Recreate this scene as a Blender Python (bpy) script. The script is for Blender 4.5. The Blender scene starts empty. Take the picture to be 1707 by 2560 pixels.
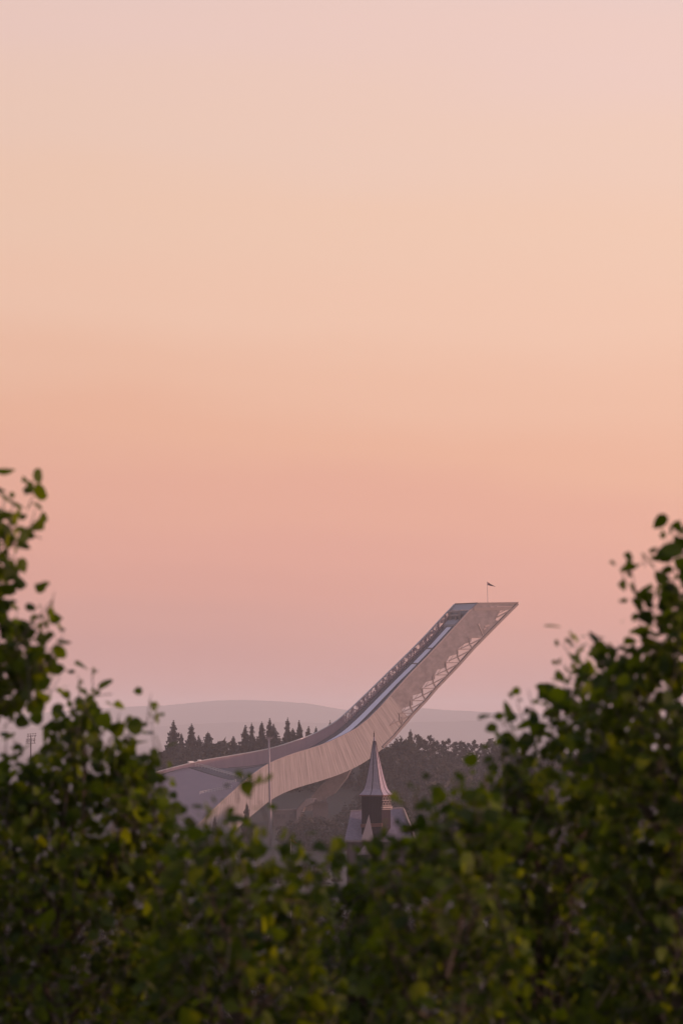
import bpy, math, random
import numpy as np
from mathutils import Vector
from mathutils.geometry import tessellate_polygon

S = bpy.context.scene
COL = S.collection
# ------------------------------------------------------------------ camera
F = 11400.0            # focal length in photo pixels (photo 1707 x 2560)
H0 = 1800.0            # row of the eye-level horizon
TP = math.atan((H0 - 1280.0) / F)
cam_d = bpy.data.cameras.new("camera")
cam = bpy.data.objects.new("camera", cam_d)
COL.objects.link(cam)
cam.location = (0, 0, 0)
cam.rotation_euler = (math.pi / 2 + TP, 0, 0)
cam_d.sensor_fit = 'HORIZONTAL'
cam_d.sensor_width = 24.0
cam_d.lens = F / 1707.0 * 24.0
cam_d.clip_start = 0.5
cam_d.clip_end = 60000
cam_d.dof.use_dof = True
cam_d.dof.focus_distance = 1750
cam_d.dof.aperture_fstop = 6.0
S.camera = cam

# ------------------------------------------------------------------ sky
W = bpy.data.worlds.new("World")
S.world = W
W.use_nodes = True
nt = W.node_tree
for n in list(nt.nodes):
    nt.nodes.remove(n)


def lin(c):
    return tuple((v / 255 / 12.92) if v / 255 <= 0.04045 else ((v / 255 + 0.055) / 1.055) ** 2.4 for v in c) + (1.0,)


wo = nt.nodes.new('ShaderNodeOutputWorld')
bg = nt.nodes.new('ShaderNodeBackground')
tc = nt.nodes.new('ShaderNodeTexCoord')
sep = nt.nodes.new('ShaderNodeSeparateXYZ')
nt.links.new(tc.outputs['Generated'], sep.inputs[0])


def wmath(op, a, b):
    m = nt.nodes.new('ShaderNodeMath')
    m.operation = op
    for i, v in enumerate((a, b)):
        if isinstance(v, (int, float)):
            m.inputs[i].default_value = v
        else:
            nt.links.new(v, m.inputs[i])
    return m.outputs[0]


mp = nt.nodes.new('ShaderNodeMapping')
mp.inputs['Scale'].default_value = (9, 9, 42)
mp.inputs['Rotation'].default_value = (0, math.radians(-14), 0)
nt.links.new(tc.outputs['Generated'], mp.inputs[0])
nz = nt.nodes.new('ShaderNodeTexNoise')
nz.inputs['Scale'].default_value = 1.0
nz.inputs['Detail'].default_value = 5.0
nz.inputs['Roughness'].default_value = 0.45
nt.links.new(mp.outputs[0], nz.inputs['Vector'])
t = wmath('ADD', sep.outputs['Z'], wmath('MULTIPLY', sep.outputs['X'], 0.07))
t = wmath('ADD', t, wmath('MULTIPLY', wmath('SUBTRACT', nz.outputs['Fac'], 0.5), 0.022))
SKY = [  # photo row, colour
    (1820, (209, 155, 145)), (1700, (211, 157, 147)), (1600, (218, 162, 149)), (1480, (225, 165, 149)),
    (1380, (230, 169, 151)), (1260, (234, 174, 152)), (1120, (238, 182, 155)), (950, (240, 190, 164)), (780, (242, 198, 174)),
    (560, (241, 201, 178)), (330, (239, 203, 185)), (80, (237, 203, 192)), (-300, (226, 202, 200)), ]
ramp = nt.nodes.new('ShaderNodeValToRGB')
ramp.color_ramp.interpolation = 'EASE'
els = ramp.color_ramp.elements


def z_of(row):
    e = math.atan((H0 - row) / F)
    return math.sin(e)


TOPZ = 0.25
pos = [(max(0.0, (z_of(r) + 0.02) / (TOPZ + 0.02)), lin(c)) for r, c in SKY]
els[0].position, els[0].color = pos[0]
els[1].position, els[1].color = 1.0, lin((205, 195, 205))
for p, c in pos[1:]:
    e = els.new(p)
    e.color = c
nt.links.new(wmath('DIVIDE', wmath('ADD', t, 0.02), TOPZ + 0.02), ramp.inputs[0])
# towards the zenith the dusk sky is a dimmer blue grey
mixz = nt.nodes.new('ShaderNodeMixRGB')
mr = nt.nodes.new('ShaderNodeMapRange')
mr.interpolation_type = 'SMOOTHSTEP'
mr.inputs['From Min'].default_value = 0.2
mr.inputs['From Max'].default_value = 0.85
nt.links.new(sep.outputs['Z'], mr.inputs['Value'])
nt.links.new(mr.outputs[0], mixz.inputs[0])
nt.links.new(ramp.outputs[0], mixz.inputs[1])
mixz.inputs[2].default_value = (0.45, 0.42, 0.57, 1)
# the right, nearer the sun, is a little brighter
vm = nt.nodes.new('ShaderNodeVectorMath')
vm.operation = 'SCALE'
nt.links.new(mixz.outputs[0], vm.inputs[0])
nt.links.new(wmath('ADD', 1.0, wmath('MULTIPLY', wmath('MINIMUM', wmath('MAXIMUM', sep.outputs['X'], -0.3), 0.3), 0.5)), vm.inputs['Scale'])
nt.links.new(vm.outputs[0], bg.inputs[0])
bg.inputs[1].default_value = 1.0
nt.links.new(bg.outputs[0], wo.inputs[0])

# ------------------------------------------------------------------ sun (low, from the right)
sd = bpy.data.lights.new("sun", 'SUN')
sd.energy = 3.8
sd.angle = math.radians(3.0)
sd.color = (1.0, 0.52, 0.40)
sun = bpy.data.objects.new("sun", sd)
COL.objects.link(sun)
sv = Vector((0.95, -0.20, 0.11)).normalized()
sun.rotation_euler = sv.to_track_quat('Z', 'Y').to_euler()
sun.location = (200, 0, 60)

S.view_settings.view_transform = 'Standard'
S.view_settings.look = 'None'
S.view_settings.gamma = 1
S.view_settings.exposure = 0.0
S.cycles.use_denoising = True
S.cycles.max_bounces = 6
S.cycles.volume_bounces = 3
S.cycles.transparent_max_bounces = 12
S.cycles.caustics_reflective = False
S.cycles.caustics_refractive = False

# ------------------------------------------------------------------ helpers
CT, ST = math.cos(TP), math.sin(TP)


def P(px, py, Y):
    """world point seen at photo pixel (px, py) at world distance Y"""
    x = (px - 853.5) / F
    y = (1280.0 - py) / F
    d = Vector((x, CT - y * ST, ST + y * CT))
    return d * (Y / d.y)


def tag(o, label=None, cat=None, group=None, kind=None):
    if label: o['label'] = label
    if cat: o['category'] = cat
    if group: o['group'] = group
    if kind: o['kind'] = kind
    return o


def empty(name, loc=(0, 0, 0)):
    o = bpy.data.objects.new(name, None)
    o.location = loc
    COL.objects.link(o)
    return o


class MB:
    def __init__(s):
        s.v, s.f, s.m = [], [], []
        s.uv = {}

    def face(s, pts, mi=0, uvs=None):
        b = len(s.v)
        s.v += [tuple(p) for p in pts]
        s.f.append(tuple(range(b, b + len(pts))))
        s.m.append(mi)
        if uvs: s.uv[len(s.f) - 1] = uvs

    def hexa(s, a, b, mi=0):
        """a: four bottom corners, b: four top corners (same order)"""
        n = len(s.v)
        s.v += [tuple(p) for p in a] + [tuple(p) for p in b]
        for q in ((3, 2, 1, 0), (4, 5, 6, 7), (0, 1, 5, 4), (1, 2, 6, 5), (2, 3, 7, 6), (3, 0, 4, 7)):
            s.f.append(tuple(n + i for i in q))
            s.m.append(mi)

    def box(s, c, sz, rz=0, mi=0):
        x, y, z = (k / 2 for k in sz)
        ca, sa = math.cos(rz), math.sin(rz)
        pts = []
        for dz in (-z, z):
            for dx, dy in ((-x, -y), (x, -y), (x, y), (-x, y)):
                pts.append((c[0] + dx * ca - dy * sa, c[1] + dx * sa + dy * ca, c[2] + dz))
        s.hexa(pts[:4], pts[4:], mi)

    def beam(s, p, q, w, d=None, mi=0):
        """a square bar between two points"""
        p, q = Vector(p), Vector(q)
        d = d or w
        ax = (q - p).normalized()
        dep = Vector((0.656, -0.755, 0))
        if abs(ax.dot(dep)) > 0.95: dep = Vector((0, 0, 1))
        u = ax.cross(dep).normalized() * (w / 2)
        v = ax.cross(u).normalized() * (d / 2)
        c = (-u - v, u - v, u + v, -u + v)
        s.hexa([p + k for k in c], [q + k for k in c], mi)

    def tube(s, pts, rad, n=6, mi=0, caps=True):
        pts = [Vector(p) for p in pts]
        rings = []
        for i, p in enumerate(pts):
            a = pts[max(0, i - 1)]
            b = pts[min(len(pts) - 1, i + 1)]
            ax = (b - a).normalized()
            ref = Vector((1, 0, 0)) if abs(ax.x) < 0.8 else Vector((0, 1, 0))
            u = ax.cross(ref).normalized()
            v = ax.cross(u)
            r = rad[i] if hasattr(rad, '__len__') else rad
            st = len(s.v)
            for k in range(n):
                an = 2 * math.pi * k / n
                s.v.append(tuple(p + u * (r * math.cos(an)) + v * (r * math.sin(an))))
            rings.append(st)
        for a, b in zip(rings, rings[1:]):
            for k in range(n):
                k2 = (k + 1) % n
                s.f.append((a + k, a + k2, b + k2, b + k))
                s.m.append(mi)
        if caps:
            s.f.append(tuple(rings[0] + k for k in reversed(range(n)))); s.m.append(mi)
            s.f.append(tuple(rings[-1] + k for k in range(n))); s.m.append(mi)

    def slab(s, poly, thick, mi=0):
        """polygon (any outline, near-planar) extruded by the vector thick"""
        poly = [Vector(p) for p in poly]
        thick = Vector(thick)
        tr = tessellate_polygon([poly])
        n = len(s.v)
        m = len(poly)
        s.v += [tuple(p) for p in poly] + [tuple(p + thick) for p in poly]
        for a, b, c in tr:
            s.f.append((n + a, n + b, n + c)); s.m.append(mi)
            s.f.append((n + m + c, n + m + b, n + m + a)); s.m.append(mi)
        for i in range(m):
            j = (i + 1) % m
            s.f.append((n + i, n + j, n + m + j, n + m + i)); s.m.append(mi)

    def build(s, name, mat, parent=None, smooth=False):
        me = bpy.data.meshes.new(name)
        me.from_pydata(s.v, [], s.f)
        for m in (mat if isinstance(mat, (list, tuple)) else [mat]):
            me.materials.append(m)
        me.polygons.foreach_set('material_index', s.m)
        if s.uv:
            ul = me.uv_layers.new(name='UVMap')
            for fi, uv in s.uv.items():
                p = me.polygons[fi]
                for k, li in enumerate(p.loop_indices):
                    ul.data[li].uv = uv[k]
        if smooth:
            me.polygons.foreach_set('use_smooth', [True] * len(me.polygons))
        me.update()
        o = bpy.data.objects.new(name, me)
        COL.objects.link(o)
        if parent:
            o.parent = parent
            o.matrix_parent_inverse = parent.matrix_world.inverted()
            o.location = -Vector(parent.location)
            o.matrix_parent_inverse.identity()
        return o


def np_mesh(name, V, Fc, mat, parent=None, attr=None, tri=None):
    """fast mesh from arrays; Fc: (n,k) faces"""
    me = bpy.data.meshes.new(name)
    V = np.asarray(V, np.float32)
    Fc = np.asarray(Fc, np.int32)
    n, k = Fc.shape
    me.vertices.add(len(V))
    me.vertices.foreach_set('co', V.ravel())
    me.loops.add(n * k)
    me.loops.foreach_set('vertex_index', Fc.ravel())
    me.polygons.add(n)
    me.polygons.foreach_set('loop_start', np.arange(0, n * k, k, dtype=np.int32))
    me.update(calc_edges=True)
    if attr is not None:
        a = me.attributes.new('tint', 'FLOAT', 'POINT')
        a.data.foreach_set('value', np.asarray(attr, np.float32))
    me.materials.append(mat)
    o = bpy.data.objects.new(name, me)
    COL.objects.link(o)
    if parent: o.parent = parent
    return o


def mat(name, col, rough=0.8, noise=None, bump=0.0, metallic=0.0, spec=0.3, coord='Object'):
    """noise = (scale xyz, other colour, sharpness)"""
    m = bpy.data.materials.new(name)
    m.use_nodes = True
    t = m.node_tree
    b = t.nodes['Principled BSDF']
    b.inputs['Base Color'].default_value = (*col, 1)
    b.inputs['Roughness'].default_value = rough
    b.inputs['Metallic'].default_value = metallic
    b.inputs['Specular IOR Level'].default_value = spec
    if noise:
        sc, c2, sh = noise
        tcn = t.nodes.new('ShaderNodeTexCoord')
        mpn = t.nodes.new('ShaderNodeMapping')
        mpn.inputs['Scale'].default_value = sc
        nn = t.nodes.new('ShaderNodeTexNoise')
        nn.inputs['Scale'].default_value = 1
        nn.inputs['Detail'].default_value = 4
        nn.inputs['Roughness'].default_value = 0.6
        mrn = t.nodes.new('ShaderNodeMapRange')
        mrn.inputs['From Min'].default_value = 0.5 - sh
        mrn.inputs['From Max'].default_value = 0.5 + sh
        mx = t.nodes.new('ShaderNodeMixRGB')
        mx.inputs[1].default_value = (*col, 1)
        mx.inputs[2].default_value = (*c2, 1)
        t.links.new(tcn.outputs[coord], mpn.inputs[0])
        t.links.new(mpn.outputs[0], nn.inputs['Vector'])
        t.links.new(nn.outputs['Fac'], mrn.inputs['Value'])
        t.links.new(mrn.outputs[0], mx.inputs[0])
        t.links.new(mx.outputs[0], b.inputs['Base Color'])
        if bump:
            bn = t.nodes.new('ShaderNodeBump')
            bn.inputs['Strength'].default_value = bump
            bn.inputs['Distance'].default_value = 0.1
            t.links.new(nn.outputs['Fac'], bn.inputs['Height'])
            t.links.new(bn.outputs[0], b.inputs['Normal'])
    return m


def perforate(m, scale, keep, soft=0.05):
    """woven steel mesh: holes let the sky through"""
    t = m.node_tree
    out = t.nodes['Material Output']
    b = t.nodes['Principled BSDF']
    tcn = t.nodes.new('ShaderNodeTexCoord')
    mpn = t.nodes.new('ShaderNodeMapping')
    mpn.inputs['Scale'].default_value = scale
    nn = t.nodes.new('ShaderNodeTexNoise')
    nn.inputs['Scale'].default_value = 1
    nn.inputs['Detail'].default_value = 2
    mrn = t.nodes.new('ShaderNodeMapRange')
    mrn.inputs['From Min'].default_value = keep - soft
    mrn.inputs['From Max'].default_value = keep + soft
    tr = t.nodes.new('ShaderNodeBsdfTransparent')
    ms = t.nodes.new('ShaderNodeMixShader')
    t.links.new(tcn.outputs['Object'], mpn.inputs[0])
    t.links.new(mpn.outputs[0], nn.inputs['Vector'])
    t.links.new(nn.outputs['Fac'], mrn.inputs['Value'])
    t.links.new(mrn.outputs[0], ms.inputs[0])
    t.links.new(b.outputs[0], ms.inputs[1])
    t.links.new(tr.outputs[0], ms.inputs[2])
    t.links.new(ms.outputs[0], out.inputs[0])
    return m


def foliage_mat(name, dark, light, translucent=0.3, tcol=None):
    m = bpy.data.materials.new(name)
    m.use_nodes = True
    t = m.node_tree
    b = t.nodes['Principled BSDF']
    out = t.nodes['Material Output']
    b.inputs['Roughness'].default_value = 0.6
    b.inputs['Specular IOR Level'].default_value = 0.2
    at = t.nodes.new('ShaderNodeAttribute')
    at.attribute_name = 'tint'
    r = t.nodes.new('ShaderNodeMixRGB')
    r.inputs[1].default_value = (*dark, 1)
    r.inputs[2].default_value = (*light, 1)
    t.links.new(at.outputs['Fac'], r.inputs[0])
    t.links.new(r.outputs[0], b.inputs['Base Color'])
    if translucent > 0:
        tl = t.nodes.new('ShaderNodeBsdfTranslucent')
        r2 = t.nodes.new('ShaderNodeMixRGB')
        tcol = tcol or (tuple(k * 1.6 for k in dark), tuple(k * 2.2 for k in light))
        r2.inputs[1].default_value = (*tcol[0], 1)
        r2.inputs[2].default_value = (*tcol[1], 1)
        t.links.new(at.outputs['Fac'], r2.inputs[0])
        t.links.new(r2.outputs[0], tl.inputs[0])
        ms = t.nodes.new('ShaderNodeMixShader')
        ms.inputs[0].default_value = translucent
        t.links.new(b.outputs[0], ms.inputs[1])
        t.links.new(tl.outputs[0], ms.inputs[2])
        t.links.new(ms.outputs[0], out.inputs[0])
    return m


# ------------------------------------------------------------------ materials
M = {}
M['ground'] = mat('grass_ground', (0.022, 0.022, 0.016), 0.95, ((0.05, 0.05, 0.05), (0.035, 0.03, 0.022), 0.2))
M['hill'] = mat('far_forest', (0.03, 0.04, 0.025), 1.0, ((0.004, 0.004, 0.02), (0.05, 0.06, 0.035), 0.15), spec=0)
M['bark'] = mat('bark', (0.05, 0.04, 0.03), 0.9, ((9, 9, 3), (0.11, 0.09, 0.07), 0.2))
M['bark_far'] = mat('conifer_bark', (0.07, 0.045, 0.035), 0.9)
M['mesh'] = mat('steel_mesh', (0.075, 0.07, 0.08), 0.6, ((0.35, 0.35, 0.5), (0.142, 0.130, 0.138), 0.16), metallic=0.0)
M['truss'] = mat('painted_steel', (0.13, 0.11, 0.11), 0.6)
M['concrete'] = mat('concrete', (0.05, 0.045, 0.05), 0.85, ((0.3, 0.3, 0.3), (0.08, 0.07, 0.075), 0.25))
M['floor'] = mat('inrun_deck', (0.075, 0.072, 0.085), 0.8)
M['track'] = mat('ceramic_track', (0.58, 0.58, 0.66), 0.45)
M['plastic'] = mat('plastic_matting', (0.175, 0.14, 0.165), 0.7, ((0.12, 0.12, 0.2), (0.215, 0.165, 0.185), 0.25))
M['plastic_low'] = mat('worn_matting', (0.14, 0.115, 0.12), 0.8, ((0.1, 0.1, 0.1), (0.19, 0.15, 0.15), 0.2))
M['white'] = mat('white_paint', (0.75, 0.73, 0.72), 0.5)
M['rail'] = mat('galvanised_rail', (0.45, 0.43, 0.43), 0.5, metallic=0.3)
M['farmesh'] = perforate(mat('screen_mesh', (0.34, 0.24, 0.25), 0.7), (0.75, 0.75, 0.75), 0.60, 0.17)
M['screen'] = mat('fine_screen', (0.20, 0.17, 0.17), 0.7)
_t = M['screen'].node_tree
_ms = _t.nodes.new('ShaderNodeMixShader'); _ms.inputs[0].default_value = 0.36
_tr = _t.nodes.new('ShaderNodeBsdfTransparent')
_t.links.new(_tr.outputs[0], _ms.inputs[1]); _t.links.new(_t.nodes['Principled BSDF'].outputs[0], _ms.inputs[2])
_t.links.new(_ms.outputs[0], _t.nodes['Material Output'].inputs[0])
M['inner'] = mat('inner_cladding', (0.27, 0.185, 0.21), 0.7, ((0.6, 0.6, 0.05), (0.33, 0.22, 0.24), 0.25))
M['roof'] = mat('roof_metal', (0.24, 0.24, 0.27), 0.5)
M['glass'] = mat('tinted_glass', (0.04, 0.04, 0.05), 0.15, spec=0.6)
M['mast'] = mat('mast_steel', (0.20, 0.18, 0.20), 0.5, metallic=0.2)
M['lamp'] = mat('lamp_housing', (0.10, 0.09, 0.10), 0.5)
M['slate'] = mat('slate', (0.24, 0.21, 0.255), 0.65, ((1.2, 1.2, 2.2), (0.31, 0.27, 0.31), 0.2), bump=0.3)
M['weathered'] = mat('weathered_concrete', (0.10, 0.085, 0.09), 0.85, ((0.6, 0.6, 0.6), (0.15, 0.125, 0.125), 0.2))
M['shingle'] = mat('pale_shingle', (0.17, 0.145, 0.15), 0.7)
M['timber'] = mat('tarred_timber', (0.016, 0.011, 0.018), 0.9, ((3, 3, 0.4), (0.03, 0.02, 0.026), 0.2), spec=0.05)
M['nave'] = mat('old_slate', (0.13, 0.115, 0.15), 0.8, ((1.2, 1.2, 2.5), (0.19, 0.165, 0.20), 0.2), spec=0.1)
M['redtrim'] = mat('red_trim', (0.13, 0.055, 0.05), 0.7)
M['paletrim'] = mat('pale_trim', (0.24, 0.20, 0.19), 0.7)
M['redcloth'] = mat('red_flag_cloth', (0.62, 0.10, 0.11), 0.9)
M['darkcloth'] = mat('dark_flag_cloth', (0.10, 0.045, 0.055), 0.9)
# ribbed cladding: vertical steel panels, each slightly different
m = bpy.data.materials.new('ribbed_cladding')
m.use_nodes = True
t_ = m.node_tree
b_ = t_.nodes['Principled BSDF']
b_.inputs['Roughness'].default_value = 0.6
uvn = t_.nodes.new('ShaderNodeUVMap'); uvn.uv_map = 'UVMap'
mp1 = t_.nodes.new('ShaderNodeMapping'); mp1.inputs['Scale'].default_value = (1.0, 0.7, 1)
n1 = t_.nodes.new('ShaderNodeTexNoise'); n1.inputs['Scale'].default_value = 1.0
n1.inputs['Detail'].default_value = 3; n1.inputs['Roughness'].default_value = 0.75
mr1 = t_.nodes.new('ShaderNodeMapRange'); mr1.inputs['From Min'].default_value = 0.35; mr1.inputs['From Max'].default_value = 0.60
mx1 = t_.nodes.new('ShaderNodeMixRGB')
mx1.inputs[1].default_value = (0.073, 0.068, 0.076, 1); mx1.inputs[2].default_value = (0.200, 0.186, 0.185, 1)
t_.links.new(uvn.outputs[0], mp1.inputs[0]); t_.links.new(mp1.outputs[0], n1.inputs['Vector'])
t_.links.new(n1.outputs['Fac'], mr1.inputs['Value']); t_.links.new(mr1.outputs[0], mx1.inputs[0])
t_.links.new(mx1.outputs[0], b_.inputs['Base Color'])
M['ribs'] = m
M['leaf'] = foliage_mat('leaf', (0.017, 0.034, 0.004), (0.080, 0.120, 0.004), 0.45,
                        ((0.045, 0.085, 0.003), (0.34, 0.42, 0.004)))
M['needle'] = foliage_mat('needles', (0.012, 0.011, 0.009), (0.026, 0.022, 0.016), 0.0)
M['broad'] = foliage_mat('broad_leaves', (0.010, 0.009, 0.008), (0.027, 0.027, 0.015), 0.0)

# ------------------------------------------------------------------ ground
rng = np.random.default_rng(7)
random.seed(7)
YS = [-300, -100, 0, 60, 120, 200, 350, 500, 700, 900, 1000, 1200, 1400, 1600, 1700, 1800, 1860, 1920, 1980, 2050, 2200, 2400, 3000, 4000, 5500, 8000, 11000, 23000]
ZS = [-9.5, -9.5, -10, -11, -15, -24, -36, -43, -45, -41, -40, -44, -47, -46, -44, -34, -25, -20, -19, -20, -26, -34, -55, -75, -80, -80, -80, -80]


def ground_z(x, Y):
    z = float(np.interp(Y, YS, ZS))
    if 1650 < Y < 2600:   # the wooded rise behind the jump ends on the left
        k = min(1, max(0, (-x - 78) / 30.0))
        z = z * (1 - k) + (-52) * k if Y < 2300 else z - 10 * k
    return z


xs = np.concatenate([np.linspace(-5000, -420, 11), np.linspace(-360, 360, 49), np.linspace(420, 5000, 11)])
gy = sorted(set(YS + list(range(1620, 2120, 40))))
mb = MB()
gv = [(float(x), float(y), ground_z(x, y) + 0.25 * math.sin(x * 0.05) * math.cos(y * 0.03)) for y in gy for x in xs]
nx = len(xs)
gf = [(j * nx + i, j * nx + i + 1, (j + 1) * nx + i + 1, (j + 1) * nx + i) for j in range(len(gy) - 1) for i in range(nx - 1)]
mb.v, mb.f, mb.m = gv, gf, [0] * len(gf)
tag(mb.build('ground', M['ground'], smooth=True), kind='structure')


def ridge(name, Y, prof, depth, base, seed):
    r = np.random.default_rng(seed)
    pxs = np.linspace(-1700, 3400, 460)
    rows = np.interp(pxs, [p[0] for p in prof], [p[1] for p in prof])
    rough = np.convolve(r.normal(0, 1, len(pxs) + 8), np.ones(9) / 9, 'valid') * 1.1 + r.normal(0, 0.35, len(pxs))
    rows = rows + rough
    m_ = MB()
    K = 9
    for i, (px, row) in enumerate(zip(pxs, rows)):
        top = P(px, row, Y)
        for k in range(K):
            a = k / (K - 1)
            yy = Y - depth + 2 * depth * a
            hh = math.sin(math.pi * a) ** 0.8 if a < 1 else 0
            m_.v.append((top.x, yy, base + (top.z - base) * hh + r.normal(0, 0.8) * (0 < a < 1 and k != K // 2)))
    for i in range(len(pxs) - 1):
        for k in range(K - 1):
            a = i * K + k
            m_.f.append((a, a + K, a + K + 1, a + 1)); m_.m.append(0)
    return tag(m_.build(name, M['hill'], smooth=True), kind='structure')


ridge('distant_hill', 19500, [(-1900, 1800), (-300, 1796), (0, 1788), (200, 1776), (300, 1768), (420, 1764), (520, 1753), (600, 1750.5),
      (700, 1754), (780, 1761), (860, 1776), (960, 1775), (1060, 1771), (1130, 1777), (1250, 1782), (1500, 1789), (1707, 1792), (3600, 1800)], 1300, -81, 1)
ridge('low_hill', 16500, [(-1900, 1830), (0, 1818), (300, 1826), (450, 1812), (640, 1804), (860, 1809), (1040, 1806), (1250, 1802), (1450, 1808), (1707, 1818), (3600, 1840)], 500, -81, 2)

# ------------------------------------------------------------------ ski jump
ORG = (-30.0, 1745.0, -44.0)
jump = tag(empty('ski_jump', ORG), 'tall steel ski jump with beige ribbed sides sweeping up to a flat cantilevered top', 'ski jump')


def nY(px): return 1800 - 0.1374 * (1193 - px)


def fY(px):
    return 1811 - 0.1374 * (1137 - px) if px > 750 else 1757.8 - 0.045 * (750 - px)


def N(px, py): return P(px, py, nY(px))


def FW(px, py): return P(px, py, fY(px))


INW = Vector((-0.656, 0.755, 0))           # from the near side towards the far side
PAIRS = [((976, 1740), (1025, 1801)), ((942, 1779), (985, 1847)), ((900, 1818.5), (940, 1887)), ((860, 1839), (895, 1917)),
         ((819.5, 1858), (843.8, 1939)), ((781.4, 1871.7), (795, 1955)), ((737, 1884), (745, 1969)), ((708, 1895), (712, 1982)),
         ((690, 1902), (692, 1992)), ((672.8, 1910), (672, 2004)), ((649, 1924), (645, 2027)), ((617, 1949.5), (610, 2055)), ((590, 1973), (580, 2085)),
         ((561, 1999), (548, 2110)), ((532, 2026), (515, 2135)), ((517, 2041), (490, 2160)), ((480, 2078), (440, 2190)), ((430, 2130), (380, 2230))]
m_ = MB()
pr = []
for (a, b), (c, d) in zip(PAIRS, PAIRS[1:]):
    for k in range(4):
        f = k / 4
        pr.append(((a[0] + (c[0] - a[0]) * f, a[1] + (c[1] - a[1]) * f), (b[0] + (d[0] - b[0]) * f, b[1] + (d[1] - b[1]) * f)))
pr.append(PAIRS[-1])
# smooth the polyline
arr = np.array([[*a, *b] for a, b in pr])
for _ in range(3):
    arr[1:-1] = arr[1:-1] * 0.5 + 0.25 * (arr[:-2] + arr[2:])
ln = np.concatenate([[0], np.cumsum(np.hypot(*np.diff(arr[:, :2], axis=0).T))])
for i in range(len(arr) - 1):
    t0, b0, t1, b1 = N(arr[i, 0], arr[i, 1]), N(arr[i, 2], arr[i, 3]), N(arr[i + 1, 0], arr[i + 1, 1]), N(arr[i + 1, 2], arr[i + 1, 3])
    u0, u1 = ln[i] * 0.36, ln[i + 1] * 0.36
    VN = 5
    for k in range(VN):
        f0, f1 = k / VN, (k + 1) / VN
        m_.face([b0.lerp(t0, f0), b1.lerp(t1, f0), b1.lerp(t1, f1), b0.lerp(t0, f1)], 0, [(u0, f0), (u1, f0), (u1, f1), (u0, f1)])
    q = INW * 0.5
    m_.face([t0 + q, t1 + q, b1 + q, b0 + q], 0, [(u0, 0), (u1, 0), (u1, 1), (u0, 1)])
    m_.face([t0, t1, t1 + q, t0 + q], 0, [(u0, 0), (u1, 0), (u1, .1), (u0, .1)])
    m_.face([b1, b0, b0 + q, b1 + q], 0, [(u0, 0), (u1, 0), (u1, .1), (u0, .1)])
m_.build('ribbed_side_wall', M['ribs'], jump)
near_top = [(1193, 1509), (1176.4, 1524.4), (1141, 1563), (1107.6, 1599.6), (1068.4, 1641.7), (1023, 1688), (976, 1740)]

# upper near wall: woven mesh with the open truss below
NODES = [(1207, 1594), (1181, 1623), (1151.4, 1656.8), (1122.4, 1687.5), (1090.2, 1721), (1064.2, 1752), (1034, 1783.5), (1006.5, 1815)]
poly = list(near_top)
poly += [(990, 1757), (1010, 1782)]
zig = []
for i, (x, y) in enumerate(NODES):
    dx = NODES[min(i + 1, len(NODES) - 1)][0] - x if i < len(NODES) - 1 else -29
    w = 31 if i == 0 else (36 if i < 5 else 33)
    seg = [(x - w, y), (x - w + 1, y + 11), (x - w - 10, y + 15), (x - w - 22, y + 18)]
    if i == 0: seg = [(x, y - 2), (x - 28, y), (x - 30, y + 11), (x - 44, y + 15), (x - 52, y + 20)]
    zig.append(seg)
bottom = []
for s_ in zig[:6]: bottom += s_
bottom += [(998, 1784), (1001, 1793)]
tip = [(1294.5, 1507.6), (1277, 1525), (1251, 1525.5), (1238, 1550), (1248, 1553)]
outline = [N(*p) for p in near_top] + [N(*p) for p in ((1000, 1772), )] + [N(*p) for p in reversed(tip + bottom)]
m_ = MB()
m_.slab(outline, INW * 0.45)
m_.build('mesh_side_wall', M['mesh'], jump)

# a fine screen closes the openings of the truss
m_ = MB()
scr = [(x, y) for x, y in [(1292, 1510), (1248, 1554), (1211, 1592)] + NODES[1:]]
m_.face([N(*p) + INW * .6 for p in scr] + [N(x - 60, max(1515, y - 30)) + INW * .6 for x, y in reversed(scr)])
m_.build('mesh_screen', M['screen'], jump)
# chords and braces
m_ = MB()
ch = [(1293.5, 1509.5), (1248, 1555), (1211, 1592.5)] + NODES[1:] + [(985, 1841), (956, 1869)]
for a, b in zip(ch, ch[1:]):
    m_.beam(N(*a), N(*b), 0.95, 0.9)
m_.build('bottom_chord', M['truss'], jump)
OUT = -INW * 0.05
for i, (x, y) in enumerate(NODES):
    m_ = MB()
    m_.beam(N(x, y) + OUT, N(x - (40 if i < 7 else 8), y + 0.5) + OUT, 0.34)
    if i < len(NODES) - 1:
        xb, yb = NODES[i + 1]
        m_.beam(N(x - 2, y + 2) + OUT, N(x - 36, y + 19) + OUT, 0.36)
        m_.beam(N(x - 36, y + 19) + OUT, N(x - 60, y + 30) + OUT, 0.30)
        m_.beam(N(xb - 9, yb - 31) + OUT, N(xb - 8, yb - 14) + OUT, 0.42)
        m_.beam(N(xb - 8, yb - 14) + OUT, N(xb, yb) + OUT, 0.42)
        m_.beam(N(xb - 20, yb - 16) + OUT, N(xb - 30, yb - 1) + OUT, 0.16)
    else:
        m_.beam(N(x, y) + OUT, N(x - 3, y - 22) + OUT, 0.3)
    m_.build('truss_bay', M['truss'], jump)
m_ = MB()
m_.beam(N(1276, 1526), N(1243, 1543), 0.4)
m_.beam(N(1282, 1523), N(1240, 1526), 0.4)
m_.beam(N(1262, 1526), N(1241, 1536), 0.22)
m_.beam(N(1238, 1548), N(1246, 1530), 0.3)
m_.build('truss_bay', M['truss'], jump)

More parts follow.
